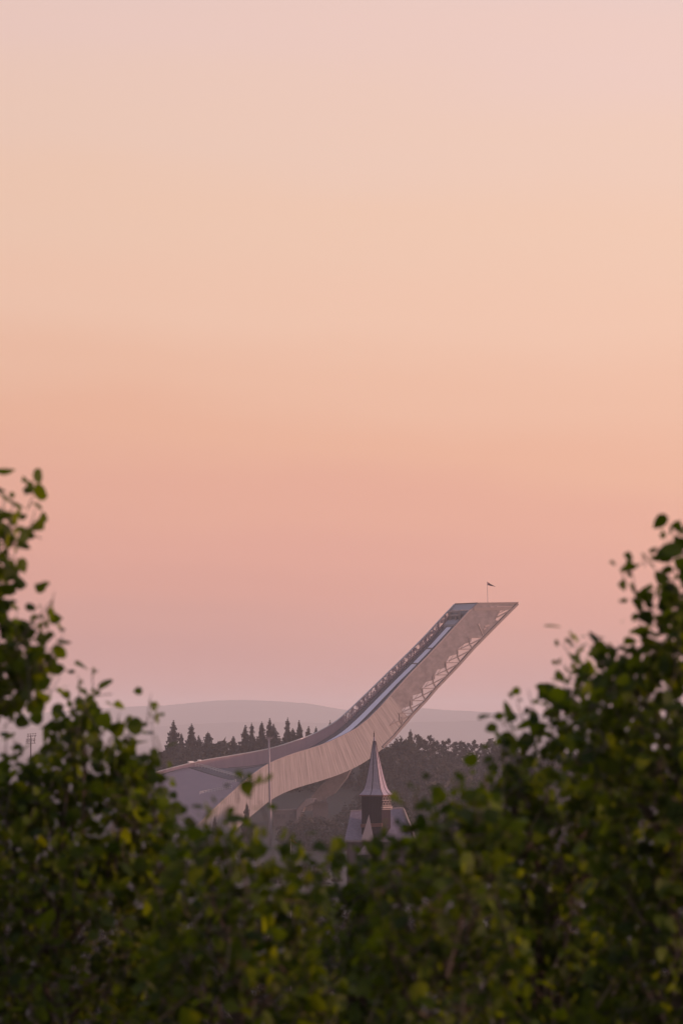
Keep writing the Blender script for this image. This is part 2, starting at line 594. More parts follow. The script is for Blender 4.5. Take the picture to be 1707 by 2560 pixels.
# a few pale fixtures on the upper wall
m_ = MB()
for a, b, w in (((1224, 1517.5), (1233, 1517.5), .3), ((1240, 1517), (1279, 1517), .3), ((1196, 1564), (1207, 1589), .35),
                ((1211, 1567), (1222, 1563), .7), ((1208, 1574), (1214, 1571), .5), ((1195, 1560), (1198, 1565), 0.8)):
    m_ = MB()
    m_.beam(N(*a) - INW * 0.12, N(*b) - INW * 0.12, w, 0.2)
    m_.build('wall_fixture', M['paletrim'], jump)
m_ = MB()
for y, w in ((1509.5, .35), (1523, 1.1)):
    m_.beam(N(1196 - (y - 1509) * .9, y) - INW * 0.1, N(1293 - (y - 1508), y - 0.8) - INW * 0.1, w, 0.25)
m_.build('top_rail', M['truss'], jump)

# near wall top coping
m_ = MB()
cop = near_top[1:] + [tuple(a[:2]) for a in arr[3::3]]
for a, b in zip(cop, cop[1:]):
    m_.beam(N(a[0], a[1] - 0.6) + INW * .2, N(b[0], b[1] - 0.6) + INW * .2, 0.34, 0.7)
m_.build('wall_coping', M['paletrim'], jump)

# far wall
FT = [(1135.7, 1510.4), (1096.4, 1551.9), (1068.4, 1583), (1027.7, 1624.8), (984, 1667), (942, 1708.5), (900, 1749), (860, 1787), (830.7, 1809.5),
      (784.8, 1834.5), (752, 1847), (704, 1863), (670, 1872.3), (630, 1880), (589.6, 1886.8), (558.4, 1892), (515, 1899), (470, 1909), (423, 1921), (360, 1938), (290, 1960)]
HT = [25, 25, 25, 25, 25, 25, 25.5, 26, 27, 30, 33, 36, 38, 38, 34, 29, 19, 9, 9, 11, 13]
farr = []
for i in range(len(FT) - 1):
    for k in range(4):
        f = k / 4
        farr.append([FT[i][0] + (FT[i + 1][0] - FT[i][0]) * f, FT[i][1] + (FT[i + 1][1] - FT[i][1]) * f, HT[i] + (HT[i + 1] - HT[i]) * f])
farr.append([*FT[-1], HT[-1]])
farr = np.array(farr)
for _ in range(3):
    farr[1:-1] = farr[1:-1] * .5 + .25 * (farr[:-2] + farr[2:])


def far_at(px):
    o = np.argsort(farr[:, 0])
    return float(np.interp(px, farr[o, 0], farr[o, 1])), float(np.interp(px, farr[o, 0], farr[o, 2]))


m_, mm = MB(), MB()
for i in range(len(farr) - 1):
    a, b = farr[i], farr[i + 1]
    for tgt, f0, f1, on in ((m_, 0.80, 1.0, a[0] > 868), (mm, 0.08, 0.80, a[0] > 868), (m_, 0.0, 1.0, a[0] <= 868)):
        if not on: continue
        p = [FW(a[0], a[1] + a[2] * f1), FW(b[0], b[1] + b[2] * f1), FW(b[0], b[1] + b[2] * f0), FW(a[0], a[1] + a[2] * f0)]
        if tgt is mm:
            tgt.face(p)
        else:
            tgt.hexa(p, [k + INW * 0.3 for k in p])
m_.build('inner_side_wall', M['inner'], jump)
mm.build('mesh_screen', M['farmesh'], jump)
m_ = MB()
for i in range(len(farr) - 1):
    a, b = farr[i], farr[i + 1]
    m_.beam(FW(a[0], a[1] + .8), FW(b[0], b[1] + .8), 0.42 if a[0] > 868 else 0.3, 0.5)
m_.build('wall_coping', M['rail'], jump)
m_ = MB()
px = 1128.0
k = 0
while px > 868:
    y, h = far_at(px)
    m_.beam(FW(px, y + 1), FW(px - 2, y + h + 2), 0.4)
    y2, h2 = far_at(px - 15)
    y3, h3 = far_at(px - 31)
    m_.beam(FW(px, y + 3), FW(px - 15, y2 + h2), 0.24)
    m_.beam(FW(px - 15, y2 + h2), FW(px - 31, y3 + 3), 0.24)
    m_.beam(FW(px - 15, y2 + 2), FW(px - 15, y2 + h2), 0.25)
    px -= 31
    m_.build('truss_bay', M['inner'], jump)
    m_ = MB()
# outer lower skin of the far side (below the deck)
m_ = MB()
for i in range(0, len(farr) - 30, 2):
    a, b = farr[i], farr[i + 2]
    if a[0] < 800: break
    p = [FW(a[0] + 46, a[1] + 45), FW(b[0] + 46, b[1] + 45), FW(b[0] + 2, b[1] + b[2]), FW(a[0] + 2, a[1] + a[2])]
    m_.hexa(p, [q + INW * 0.3 for q in p])
m_.build('outer_side_wall', M['mesh'], jump)

# deck and track between the walls
MATCH = [(1193, 1137), (1141, 1085), (1107, 1051), (1068, 1011), (1023, 966), (976, 919), (942, 885), (900, 843), (860, 803), (819, 757), (781, 710), (737, 655), (708, 620), (672, 572), (649, 533), (613, 474)]
nt_all = near_top + [tuple(a[:2]) for a in arr]
nx_ = np.array([p[0] for p in nt_all]); ny_ = np.array([p[1] for p in nt_all])
o_ = np.argsort(nx_)


def near_at(px): return float(np.interp(px, nx_[o_], ny_[o_]))


def deck(px_n, f, dz=0.0):
    px_f = float(np.interp(px_n, [a[0] for a in MATCH][::-1], [a[1] for a in MATCH][::-1]))
    y, h = far_at(px_f)
    a = FW(px_f, y + h)
    hb = float(np.interp(px_n, [600, 700, 800, 1200], [8, 18, 25, 25]))
    b = N(px_n, near_at(px_n) + hb) + INW * .5
    p = a.lerp(b, f)
    p.z += dz
    return p


st = np.linspace(1172, 614, 80)
m_, mt, ms_, ms2 = MB(), MB(), MB(), MB()
for a, b in zip(st, st[1:]):
    t0 = [deck(a, 0), deck(b, 0), deck(b, 1), deck(a, 1)]
    m_.hexa([p - Vector((0, 0, 1.2)) for p in t0], t0)
    if 800 < b and a < 1160:
        t0 = [deck(a, .27, .1), deck(b, .27, .1), deck(b, .50, .1), deck(a, .50, .1)]
        mt.hexa([p - Vector((0, 0, .08)) for p in t0], [p + Vector((0, 0, .25)) for p in t0])
    if a > 660:
        for f in (0.24, 0.53):
            (ms_ if f < .4 else ms2).beam(deck(a, f, 0.5), deck(b, f, .5), 0.22)
m_.build('inrun_deck', M['floor'], jump)
mt.build('inrun_track', M['track'], jump)
ms_.build('track_kerb', M['floor'], jump)
ms2.build('track_kerb', M['floor'], jump)
# added dark bars stand in for gaps in the track cover
m_ = MB()
for pxs_ in (1108, 1072):
    a, b = deck(pxs_, .25, .55), deck(pxs_, .6, .55)
    m_ = MB()
    m_.beam(a, b, 0.45, 0.3)
    m_.build('track_gap_bar', M['truss'], jump)

# flat top
top = MB()
A = [FW(1137, 1511), N(1193.5, 1508.6), P(1295.5, 1507.3, 1813.5), P(1238, 1509.6, 1825)]
B = [FW(1126.5, 1525), N(1180, 1525), P(1279, 1524, 1811.5), P(1222, 1526, 1823)]
top.hexa([p + (INW * 0.5 if i in (1, 2) else Vector()) for i, p in enumerate(B)], [p + (INW * 0.5 if i in (1, 2) else Vector()) for i, p in enumerate(A)])
top.build('flat_roof', M['roof'], jump)
m_ = MB()
m_.beam(A[0] + Vector((0, 0, .15)), A[1] + Vector((0, 0, .15)), 0.3, .4)
m_.beam(A[1] + Vector((0, 0, .15)), A[2] + Vector((0, 0, .15)), 0.3, .4)
m_.build('roof_edge', M['truss'], jump)
# start house under the roof
m_ = MB()


def U(px_n, f, dz): return deck(px_n, f, dz)


m_.hexa([U(1171, .1, 0), U(1160, .1, 0), U(1160, .62, 0), U(1171, .62, 0)], [U(1171, .1, 1.2), U(1160, .1, 1.2), U(1160, .62, 1.2), U(1171, .62, 1.2)])
m_.build('start_platform', M['roof'], jump)
m_ = MB()
for f0, f1, z0, z1 in ((.22, .62, 4.4, 4.9), (.62, .66, 1.4, 4.9), (.20, .24, 1.4, 4.9), (.24, .62, 3.0, 3.4), (.46, .5, 1.4, 3.2)):
    m_.hexa([U(1171, f0, z0), U(1168, f0, z0), U(1168, f1, z0), U(1171, f1, z0)], [U(1171, f0, z1), U(1168, f0, z1), U(1168, f1, z1), U(1171, f1, z1)])
m_.build('start_gate', M['paletrim'], jump)
m_ = MB()
m_.hexa([U(1172, .0, 0.2), U(1172, 1, 0.2), N(1205, 1570) + INW * 1.5, P(1190, 1568, 1818)], [FW(1127, 1526), N(1180, 1525.6) + INW * .6, N(1228, 1527) + INW * 1.5, P(1212, 1528, 1820)])
m_.build('lounge', M['glass'], jump)

# knoll and landing slope beyond the take-off
KN_F = [(474, 1960, 1746), (440, 1972, 1742), (400, 1990, 1736), (350, 2030, 1725), (280, 2100, 1700)]
lip_f, lip_n = deck(614, 0), deck(614, 1)
m_ = MB()
rows = []
lf = [(470, 1919), (440, 1927), (400, 1940), (350, 1958), (300, 1980), (240, 2010)]
rn = [(612, 1957), (590, 1977), (561, 2003), (532, 2030), (480, 2084), (430, 2136)]
for (fx, fy_), (nx0, ny0) in zip(lf, rn):
    a, b = FW(fx, fy_) + INW * .4, N(nx0, ny0 + 2) + INW * .5
    rows.append([a.lerp(b, k / 10) + Vector((0, 0, -0.4 * math.sin(math.pi * k / 10))) for k in range(11)])
for i in range(len(rows) - 1):
    for k in range(10):
        m_.face([rows[i][k], rows[i][k + 1], rows[i + 1][k + 1], rows[i + 1][k]], 0)
m_.build('landing_slope', [M['plastic']], jump, smooth=True)


def railing(pts, n, h, name):
    m2 = MB()
    tot = []
    for a, b in zip(pts, pts[1:]):
        for k in range(n):
            tot.append(a.lerp(b, k / n))
    tot.append(pts[-1])
    for a, b in zip(tot, tot[1:]):
        for f in (1.0, 0.45):
            m2.beam(a + Vector((0, 0, h * f)), b + Vector((0, 0, h * f)), 0.13)
    for a in tot:
        m2.beam(a, a + Vector((0, 0, h)), 0.1)
    return m2.build(name, M['rail'], jump)


railing([P(474, 1914, 1748), P(520, 1924, 1741), P(560, 1936, 1732), P(607, 1948, 1722)], 6, 1.3, 'railing')
railing([P(490, 1911, 1750), P(545, 1929, 1740), P(607, 1944.5, 1723)], 6, 0.4, 'railing')
railing([P(500, 1987, 1719), P(545, 1978, 1721), P(580, 1972, 1720)], 6, 1.1, 'railing')
railing([P(560, 1962, 1722), P(590, 1956, 1721)], 5, 0.9, 'railing')
m_ = MB()
for (x, y, w, h) in ((477, 1905.5, 12, 4), (498.5, 1901.5, 7, 3.2)):
    p = P(x, y, 1746)
    m_ = MB()
    m_.box(p, (w * .153, 2, h * .153), 0.3)
    m_.build('judge_booth', M['white'], jump)

# support under the curve
m_ = MB()
yb = 1764
q = [(880, 1918), (838, 1932), (800, 1966), (772, 2000), (745, 2028), (776, 2028), (800, 2003), (836, 1985), (866, 1946)]
m_.slab([P(x, y, yb) for x, y in q], (0.5, 7, 0))
m_.build('support_leg', M['weathered'], jump)

# buildings under the jump
b1 = tag(empty('stadium_building', (-20, 1735, -46)), 'low pale concrete stadium building under the ski jump curve, beside the tall mast', 'building')
m_ = MB()
m_.slab([P(x, y, 1735) for x, y in ((684, 2028), (741, 2025), (752, 2012), (766, 1999), (782, 1999), (782, 2010), (760, 2020), (748, 2040), (745, 2110), (684, 2110))], (1, 10, 0))
m_.build('wall', M['concrete'], b1)
m_ = MB()
m_.slab([P(x, y, 1734.7) for x, y in ((684, 2026), (741, 2023.5), (741, 2026), (684, 2028.5))], (1, 10.6, 0))
m_.build('roof', M['weathered'], b1)
m_ = MB()
m_.slab([P(x, y, 1734.4) for x, y in ((741, 2026), (765, 1998), (784, 1998), (783, 2006), (762, 2017), (748, 2046), (742, 2050))], (1, 9, 0))
m_.build('terrace', M['weathered'], b1)
m_ = MB()
for x in (697, 709, 728):
    m_ = MB()
    m_.box(P(x, 2042, 1734.9), (1.3, 0.3, 1.6))
    m_.build('window', M['glass'], b1)
b2 = tag(empty('equipment_shed', (-6, 1738, -42)), 'small pale boxy shed with three bays right of the stadium building', 'shed')
m_ = MB()
for x, y, w, h in ((790, 2003, 7, 8), (812, 2001, 8, 9), (801, 2006, 30, 4)):
    m_.box(P(x, y, 1738 + w * .02), (w * .153, 3, h * .153))
m_.box(P(801, 2030, 1742), (38 * .153, 5, 44 * .153))
m_.build('wall', M['concrete'], b2)

# ------------------------------------------------------------------ flag on the top
fl = tag(empty('flagpole', P(1219, 1507, 1812)), 'thin flagpole with dark pennant on the flat top of the ski jump', 'flagpole')
m_ = MB()
m_.tube([P(1219, 1508, 1812), P(1217.5, 1454, 1812)], [0.12, 0.08], 6)
m_.build('pole', M['mast'], fl)


def pennant(name, pts, w0, w1, mt_, par):
    m2 = MB()
    n = len(pts)
    up, lo = [], []
    for i, p in enumerate(pts):
        w = w0 + (w1 - w0) * i / (n - 1)
        off = Vector((0, 0.25 * math.sin(i * 1.7), 0))
        up.append(p + off + Vector((0, 0, w / 2))); lo.append(p + off - Vector((0, 0, w / 2)))
    th = Vector((0, 0.03, 0))
    for i in range(n - 1):
        m2.hexa([lo[i], lo[i + 1], lo[i + 1] + th, lo[i] + th], [up[i], up[i + 1], up[i + 1] + th, up[i] + th])
    return m2.build(name, mt_, par)


pennant('pennant', [P(1217.5, 1459, 1812), P(1222, 1460.5, 1812.6), P(1227, 1463, 1812.2), P(1232, 1464.5, 1811.8), P(1238, 1467, 1812)], 1.3, 0.1, M['darkcloth'], fl)

fp = tag(empty('flagpole', (-1, 420, -40)), 'white flagpole with a small red pennant above the trees in the middle', 'flagpole')
m_ = MB()
b_0 = P(727, 2099, 420)
m_.tube([(b_0.x, 420, ground_z(0, 420) - .2), (b_0.x, 420, b_0.z)], [0.06, 0.035], 8)
m_.build('pole', M['rail'], fp)
pennant('pennant', [P(727.3, 2101, 420), P(732, 2103, 420.05), P(738, 2107, 420), P(744, 2110, 420.06), P(751, 2116, 420)], 0.17, 0.05, M['redcloth'], fp)

# ------------------------------------------------------------------ masts
ms = tag(empty('lamp_mast', (P(673, 1900, 1640).x, 1640, ground_z(0, 1640))), 'tall slim grey mast with a T shaped head in front of the ski jump', 'mast')
x0 = P(673, 1900, 1640).x
m_ = MB()
m_.tube([(x0 + .25, 1640, -46.5), P(676, 2030, 1640), P(673, 1910, 1640), P(672, 1848, 1640)], [0.62, 0.52, 0.38, 0.28], 10)
m_.build('pole', M['mast'], ms, smooth=True)
m_ = MB()
m_.beam(P(663, 1846, 1640), P(681, 1846.5, 1640), 0.3, 0.5)
m_.beam(P(668, 1850, 1640), P(677, 1850.3, 1640), 0.3, 0.5)
m_.build('crossarm', M['mast'], ms)
for xx in (665, 670, 675, 680):
    m_ = MB()
    m_.box(P(xx, 1844.3, 1640), (0.4, 0.5, 0.45), .2)
    m_.build('floodlight', M['lamp'], ms)

ml = tag(empty('floodlight_mast', (P(77, 1900, 1700).x, 1700, -48)), 'dark stadium floodlight mast with two rows of lamps at the far left', 'floodlight mast')
m_ = MB()
p_ = P(77, 1858, 1700)
m_.tube([(p_.x, 1700, -53), (p_.x, 1700, p_.z), (p_.x, 1700, P(77, 1838, 1700).z)], [0.38, 0.26, 0.18], 8)
m_.build('pole', M['lamp'], ml)
m_ = MB()
m_.beam(P(64, 1858.5, 1700), P(89, 1858.5, 1700), 0.25, 1.4)
m_.beam(P(66, 1852, 1700), P(90, 1850.5, 1700), 0.13, .2)
m_.beam(P(68, 1841, 1700), P(92, 1839, 1700), 0.13, .2)
m_.beam(P(69, 1858, 1700), P(71, 1838, 1700), 0.13, .2)
m_.beam(P(86, 1858, 1700), P(88, 1838, 1700), 0.13, .2)
m_.build('lamp_frame', M['lamp'], ml)
for r_, (yy, xs0) in enumerate(((1849, 67), (1854, 66), (1836, 70), (1841.5, 69))):
    for k in range(4):
        m_ = MB()
        c = P(xs0 + k * 6.2, yy - k * .4, 1699.6)
        m_.box(c, (0.5, 0.5, 0.34), .4)
        m_.build('floodlight', M['lamp'], ml)

# ------------------------------------------------------------------ chapel
CY = 1000.0
sc = CY / F
c0 = P(940, 1988, CY)
ch_ = tag(empty('wooden_chapel', (c0.x, CY, -40)), 'dark timber chapel with tall slate spire in front of the ski jump', 'chapel')
phi = math.radians(24)
FX = Vector((math.cos(phi), math.sin(phi), 0))      # along the front face to the right: right end farther
FX = Vector((math.cos(phi), -math.sin(phi), 0))
# front face normal points to the viewer and left, the right face is the sunlit one
RT = Vector((math.sin(phi), math.cos(phi), 0))
a_ = 4.8
hs = a_ / 2


def tw(u, v, z):  # u along the front face, v into depth
    return Vector((c0.x, CY, z)) + FX * u + RT * v


zt = lambda row: P(940, row, CY).z
m_ = MB()
z0, z1 = -40.0, zt(1989)
m_.hexa([tw(-hs, -hs, z0), tw(hs, -hs, z0), tw(hs, hs, z0), tw(-hs, hs, z0)], [tw(-hs, -hs, z1), tw(hs, -hs, z1), tw(hs, hs, z1), tw(-hs, hs, z1)])
for k in range(13):   # vertical boards
    u = -hs + (k + .5) * a_ / 13
    m_.hexa([tw(u - .05, -hs - .06, z0), tw(u + .05, -hs - .06, z0), tw(u + .05, -hs - .005, z0), tw(u - .05, -hs - .005, z0)],
            [tw(u - .05, -hs - .06, z1), tw(u + .05, -hs - .06, z1), tw(u + .05, -hs - .005, z1), tw(u - .05, -hs - .005, z1)])
m_.build('tower', M['timber'], ch_)
# spire
prof = [(0, 1.2), (0.018, 1.14), (0.05, .98), (0.10, .83), (0.16, .74), (0.25, .63), (0.35, .535), (0.5, .40), (0.65, .28), (0.8, .165), (0.9, .085), (1.0, .012)]
HS = zt(1838) - zt(1988)
m_ = MB()
rings = []
for h, r in prof:
    z = zt(1988) + HS * h
    lean = -0.42 * h
    ring = []
    for k in range(8):
        # corners and slightly raised mid-edges
        cs = [(-1, -1), (0, -1.07), (1, -1), (1.07, 0), (1, 1), (0, 1.07), (-1, 1), (-1.07, 0)][k]
        p = tw(cs[0] * hs * r, cs[1] * hs * r, z) + Vector((lean, 0, 0))
        ring.append(p)
    rings.append(ring)
for a, b in zip(rings, rings[1:]):
    for k in range(8):
        k2 = (k + 1) % 8
        m_.face([a[k], a[k2], b[k2], b[k]])
m_.face(list(reversed(rings[0])))
m_.build('spire', M['slate'], ch_)
m_ = MB()
for k in range(8):
    for a, b in zip(rings[:-1], rings[1:-1]):
        m_.beam(a[k], b[k], 0.12 if k % 2 else 0.09)
m_.build('spire_rib', M['timber'], ch_)
m_ = MB()
ap = rings[-1][0]
m_.tube([ap - Vector((0, 0, .4)), ap + Vector((0, 0, .9))], [0.14, 0.03], 6)
m_.tube([ap + Vector((0, 0, .15)), ap + Vector((0, 0, .28)), ap + Vector((0, 0, .42))], [0.06, 0.16, 0.06], 8)
m_.build('finial', M['timber'], ch_)
# eave
m_ = MB()
e = hs * 1.2
m_.hexa([tw(-e, -e, zt(1991)), tw(e, -e, zt(1991)), tw(e, e, zt(1991)), tw(-e, e, zt(1991))], [tw(-e, -e, zt(1988) - .01), tw(e, -e, zt(1988) - .01), tw(e, e, zt(1988) - .01), tw(-e, e, zt(1988) - .01)])
m_.build('eave', M['redtrim'], ch_)
# belfry galleries with arches on the right face and front
for row0, row1 in ((1993.5, 2001), (2007, 2014)):
    m_ = MB()
    for j in range(3):
        v = -hs + .9 + j * 1.5
        pts = []
        for k in range(9):
            an = math.pi * k / 8
            pts.append((v + .5 * math.cos(an), zt(row1) + .35 + .42 * math.sin(an)))
        for (va, za), (vb, zb) in zip(pts, pts[1:]):
            m_.beam(tw(hs + .12, va, za), tw(hs + .12, vb, zb), 0.13, .14)
        for vv in (v - .5, v + .5):
            m_.beam(tw(hs + .12, vv, zt(row1)), tw(hs + .12, vv, zt(row1) + .4), 0.12, .14)
    m_.beam(tw(hs + .14, -hs, zt(row1) - .05), tw(hs + .14, hs, zt(row1) - .05), 0.14, .2)
    m_.build('belfry_arch', M['paletrim'], ch_)
m_ = MB()
m_.beam(tw(hs + .2, -hs - .3, zt(2019)), tw(hs + .2, hs + .2, zt(2019)), 0.36, .4)
m_.beam(tw(hs + .2, -hs - .3, zt(2024)), tw(hs + .2, hs + .2, zt(2024)), 0.14, .3)
m_.build('cornice', M['paletrim'], ch_)
m_ = MB()
m_.beam(tw(-hs - .1, -hs - .12, zt(2065)), tw(hs + .1, -hs - .12, zt(2062)), 0.75, .3)
m_.build('tower_skirt', M['redtrim'], ch_)
# nave: ridge runs across the view just behind the tower's middle
def CP(x, y, d): return P(x, y, CY + d)
m_ = MB()
ridge_l, ridge_r = CP(877, 2029, 6), CP(1008, 2021, 8)
eave_l, eave_r = CP(861, 2103, -3.5), CP(1032, 2103, -3)
back_l, back_r = CP(872, 2103, 15), CP(1020, 2103, 17)
for q4 in ((eave_l, eave_r, ridge_r, ridge_l), (ridge_l, ridge_r, back_r, back_l)):
    q4 = list(q4)
    m_.hexa([p - Vector((0, 0, .3)) for p in q4], q4)
m_.build('nave_roof', M['nave'], ch_)
for nm_, a, b in (('roof_ridge', ridge_l, ridge_r), ('gutter', eave_l, eave_r)):
    m_ = MB()
    m_.beam(a + Vector((0, 0, .1)), b + Vector((0, 0, .1)), .22, .3)
    m_.build(nm_, M['mast'], ch_)
m_ = MB()
m_.beam(CP(1008, 2022, 7), CP(1024, 2062, 2), .55, .3)
m_.beam(CP(1024, 2062, 2), CP(1040, 2103, -3), .5, .3)
m_.build('bargeboard', M['paletrim'], ch_)
m_ = MB()
lo = [CP(867, 2104, -2), CP(1028, 2104, -1.5), CP(1020, 2104, 14), CP(875, 2104, 13)]
m_.hexa([Vector((p.x, p.y, -41)) for p in lo], lo)
m_.hexa([lo[1], lo[2], lo[2] + Vector((0, 0, .05)), lo[1] + Vector((0, 0, .05))], [ridge_r - Vector((.6, .1, .6)), ridge_r - Vector((.6, -.1, .6)), ridge_r - Vector((.6, -.2, .5)), ridge_r - Vector((.6, .2, .5))])
m_.build('nave_wall', M['timber'], ch_)
# tall front gable in front of the tower
m_ = MB()
g = [CP(903, 2101, -6.5), CP(934, 2101, -6.5), CP(922, 2037, -3.6)]
gb = [CP(905, 2098, 1), CP(934, 2098, 1), CP(923, 2040, 1)]
m_.face([g[0], g[1], g[2]]); m_.face([g[0], g[2], gb[2], gb[0]]); m_.face([g[1], gb[1], gb[2], g[2]]); m_.face([g[0], gb[0], gb[1], g[1]])
m_.build('front_gable', M['shingle'], ch_)
m_ = MB()
g = [CP(893, 2138, -9), CP(925, 2138, -9), CP(914, 2112, -8.5)]
gb = [CP(895, 2138, -3), CP(925, 2138, -3), CP(914, 2112, -3)]
m_.hexa([g[0], g[1], gb[1], gb[0]], [g[2] + Vector((-.1, 0, 0)), g[2], gb[2], gb[2] + Vector((-.1, 0, 0))])
m_.build('porch_roof', M['nave'], ch_)
m_ = MB()
m_.box(CP(909, 2170, -6), (2.3, 5, 5.2))
m_.build('porch_wall', M['timber'], ch_)


# ------------------------------------------------------------------ far trees
def spruce_arr(h, r, seed, levels=38):
    g = np.random.default_rng(seed)
    V, Fc, T = [], [], []
    for L in range(levels):
        f = L / (levels - 1)                       # 0 top
        z = h * (1 - 0.86 * f ** 0.95) - 0.15
        rad = r * (0.06 + 0.94 * f ** 0.72) * g.uniform(0.7, 1.15)
        nb = int(6 + 6 * f)
        a0 = g.uniform(0, 6.28)
        for b in range(nb):
            an = a0 + 6.283 * b / nb + g.normal(0, .2)
            ln_ = rad * g.uniform(0.5, 1.2)
            d = np.array([math.cos(an), math.sin(an), 0])
            s = np.array([-d[1], d[0], 0])
            tint = g.uniform(0, 1)
            nseg = 3
            for q in range(nseg):
                t0, t1 = q / nseg, (q + 1.15) / nseg
                w = ln_ * 0.42 * (1.1 - 0.5 * q / nseg) + .15
                p0 = np.array([0, 0, z]) + d * ln_ * t0 + np.array([0, 0, -0.28 * ln_ * t0])
                p1 = np.array([0, 0, z]) + d * ln_ * t1 + np.array([0, 0, -0.28 * ln_ * t1 + 0.1 * ln_ * t1 ** 2])
                for sg in (-1, 1):
                    tipp = p0 * .5 + p1 * .5 + s * sg * w * g.uniform(.6, 1.2) + np.array([0, 0, -g.uniform(.2, .9) * w - .2])
                    k = len(V)
                    V += [p0, p1, tipp]; Fc.append((k, k + 1, k + 2)); T += [tint] * 3
                k = len(V)
                V += [p0, p1, p0 * .4 + p1 * .6 + np.array([0, 0, -0.9 * w - .45])]; Fc.append((k, k + 1, k + 2)); T += [tint * .8] * 3
    return np.array(V), np.array(Fc), np.array(T)


def clump_arr(centers, per, size, seed):
    g = np.random.default_rng(seed)
    V, Fc, T = [], [], []
    for (cx, cy, cz, cr) in centers:
        tn = g.uniform(0, 1)
        for _ in range(per):
            d = g.normal(0, 1, 3); d /= np.linalg.norm(d)
            rr = cr * g.uniform(.55, 1.0)
            c = np.array([cx, cy, cz]) + d * rr * np.array([1, 1, .75])
            k = len(V)
            for _k in range(3): V.append(c + g.normal(0, size, 3))
            Fc.append((k, k + 1, k + 2)); T += [np.clip(tn + g.normal(0, .2), 0, 1)] * 3
    return np.array(V), np.array(Fc), np.array(T)


def pine_arr(h, r, seed):
    g = np.random.default_rng(seed)
    cs = []
    for i in range(26):
        f = g.uniform(0, 1)
        z = h * (0.97 - 0.42 * f)
        rad = r * (0.15 + 0.9 * math.sin(min(1, f * 1.3) * math.pi * .6)) * g.uniform(.4, 1.0)
        an = g.uniform(0, 6.28)
        cs.append((math.cos(an) * rad, math.sin(an) * rad, z, g.uniform(.05, .12) * h * .5))
    cs.append((0, 0, h * .97, .05 * h))
    V, Fc, T = clump_arr(cs, 34, 0.36, seed + 1)
    return V, Fc, T, cs


def broad_arr(h, r, seed, per=40, n=26):
    g = np.random.default_rng(seed)
    cs = []
    for i in range(n):
        d = g.normal(0, 1, 3); d /= np.linalg.norm(d)
        q = g.uniform(.35, .95)
        cs.append((d[0] * r * q, d[1] * r * q, h * .6 + d[2] * h * .36 * q, r * g.uniform(.25, .45)))
    V, Fc, T = clump_arr(cs, per, r * .13, seed + 1)
    return V, Fc, T, cs


proto = {}


def make_tree(kind, i):
    key = (kind, i)
    if key in proto: return proto[key]
    if kind == 'spruce':
        V, Fc, T = spruce_arr(20, 4.3 if i % 2 else 3.5, 10 + i); cs = []
    elif kind == 'pine':
        V, Fc, T, cs = pine_arr(18, 4.2, 30 + i)
    else:
        V, Fc, T, cs = broad_arr(15, 5.0, 50 + i)
    t2 = MB()
    hh = {'spruce': 19.0, 'pine': 17.2, 'broad': 9.0}[kind]
    t2.tube([(0, 0, -2), (0.1, 0, hh * .5), (0, 0, hh)], [0.32, 0.2, 0.05], 5)
    for (x, y, z, r) in cs[:12]:
        t2.tube([(0.05, 0, z - 1.4), (x * .9, y * .9, z)], [0.1, 0.04], 3, caps=False)
    proto[key] = (V, Fc, T, t2)
    return proto[key]


tree_mesh = {}
GZ = {}


def plant(kind, i, px, row, Y, label, scale=1.0, wid=1.0, group='trees on the ridge behind the ski jump', name=None):
    nm = name or {'spruce': 'spruce_tree', 'pine': 'pine_tree', 'broad': 'broadleaf_tree'}[kind]
    H = {'spruce': 20.0, 'pine': 18.6, 'broad': 15.3}[kind] * scale
    top_ = P(px, row, Y)
    gz = ground_z(top_.x, Y) - .5
    z0 = top_.z - H
    if z0 > gz:   # stretch so that it stands on the ground
        zs = (top_.z - gz) / H
        z0 = gz
    else:
        zs = 1.0
    root = tag(empty(nm, (top_.x, Y, z0)), label, 'tree', group)
    root.rotation_euler = (0, 0, random.uniform(0, 6.28))
    root.scale = (scale * wid, scale * wid, scale * zs)
    V, Fc, T, t2 = make_tree(kind, i)
    if (kind, i) not in tree_mesh:
        o = np_mesh('crown', V, Fc, M['needle'] if kind != 'broad' else M['broad'], root, T)
        tr = t2.build('trunk', M['bark_far']); tr.parent = root; tr.location = (0, 0, 0)
        tree_mesh[(kind, i)] = (o.data, tr.data)
    else:
        for nm_, d in zip(('crown', 'trunk'), tree_mesh[(kind, i)]):
            c = bpy.data.objects.new(nm_, d); COL.objects.link(c); c.parent = root
    return root


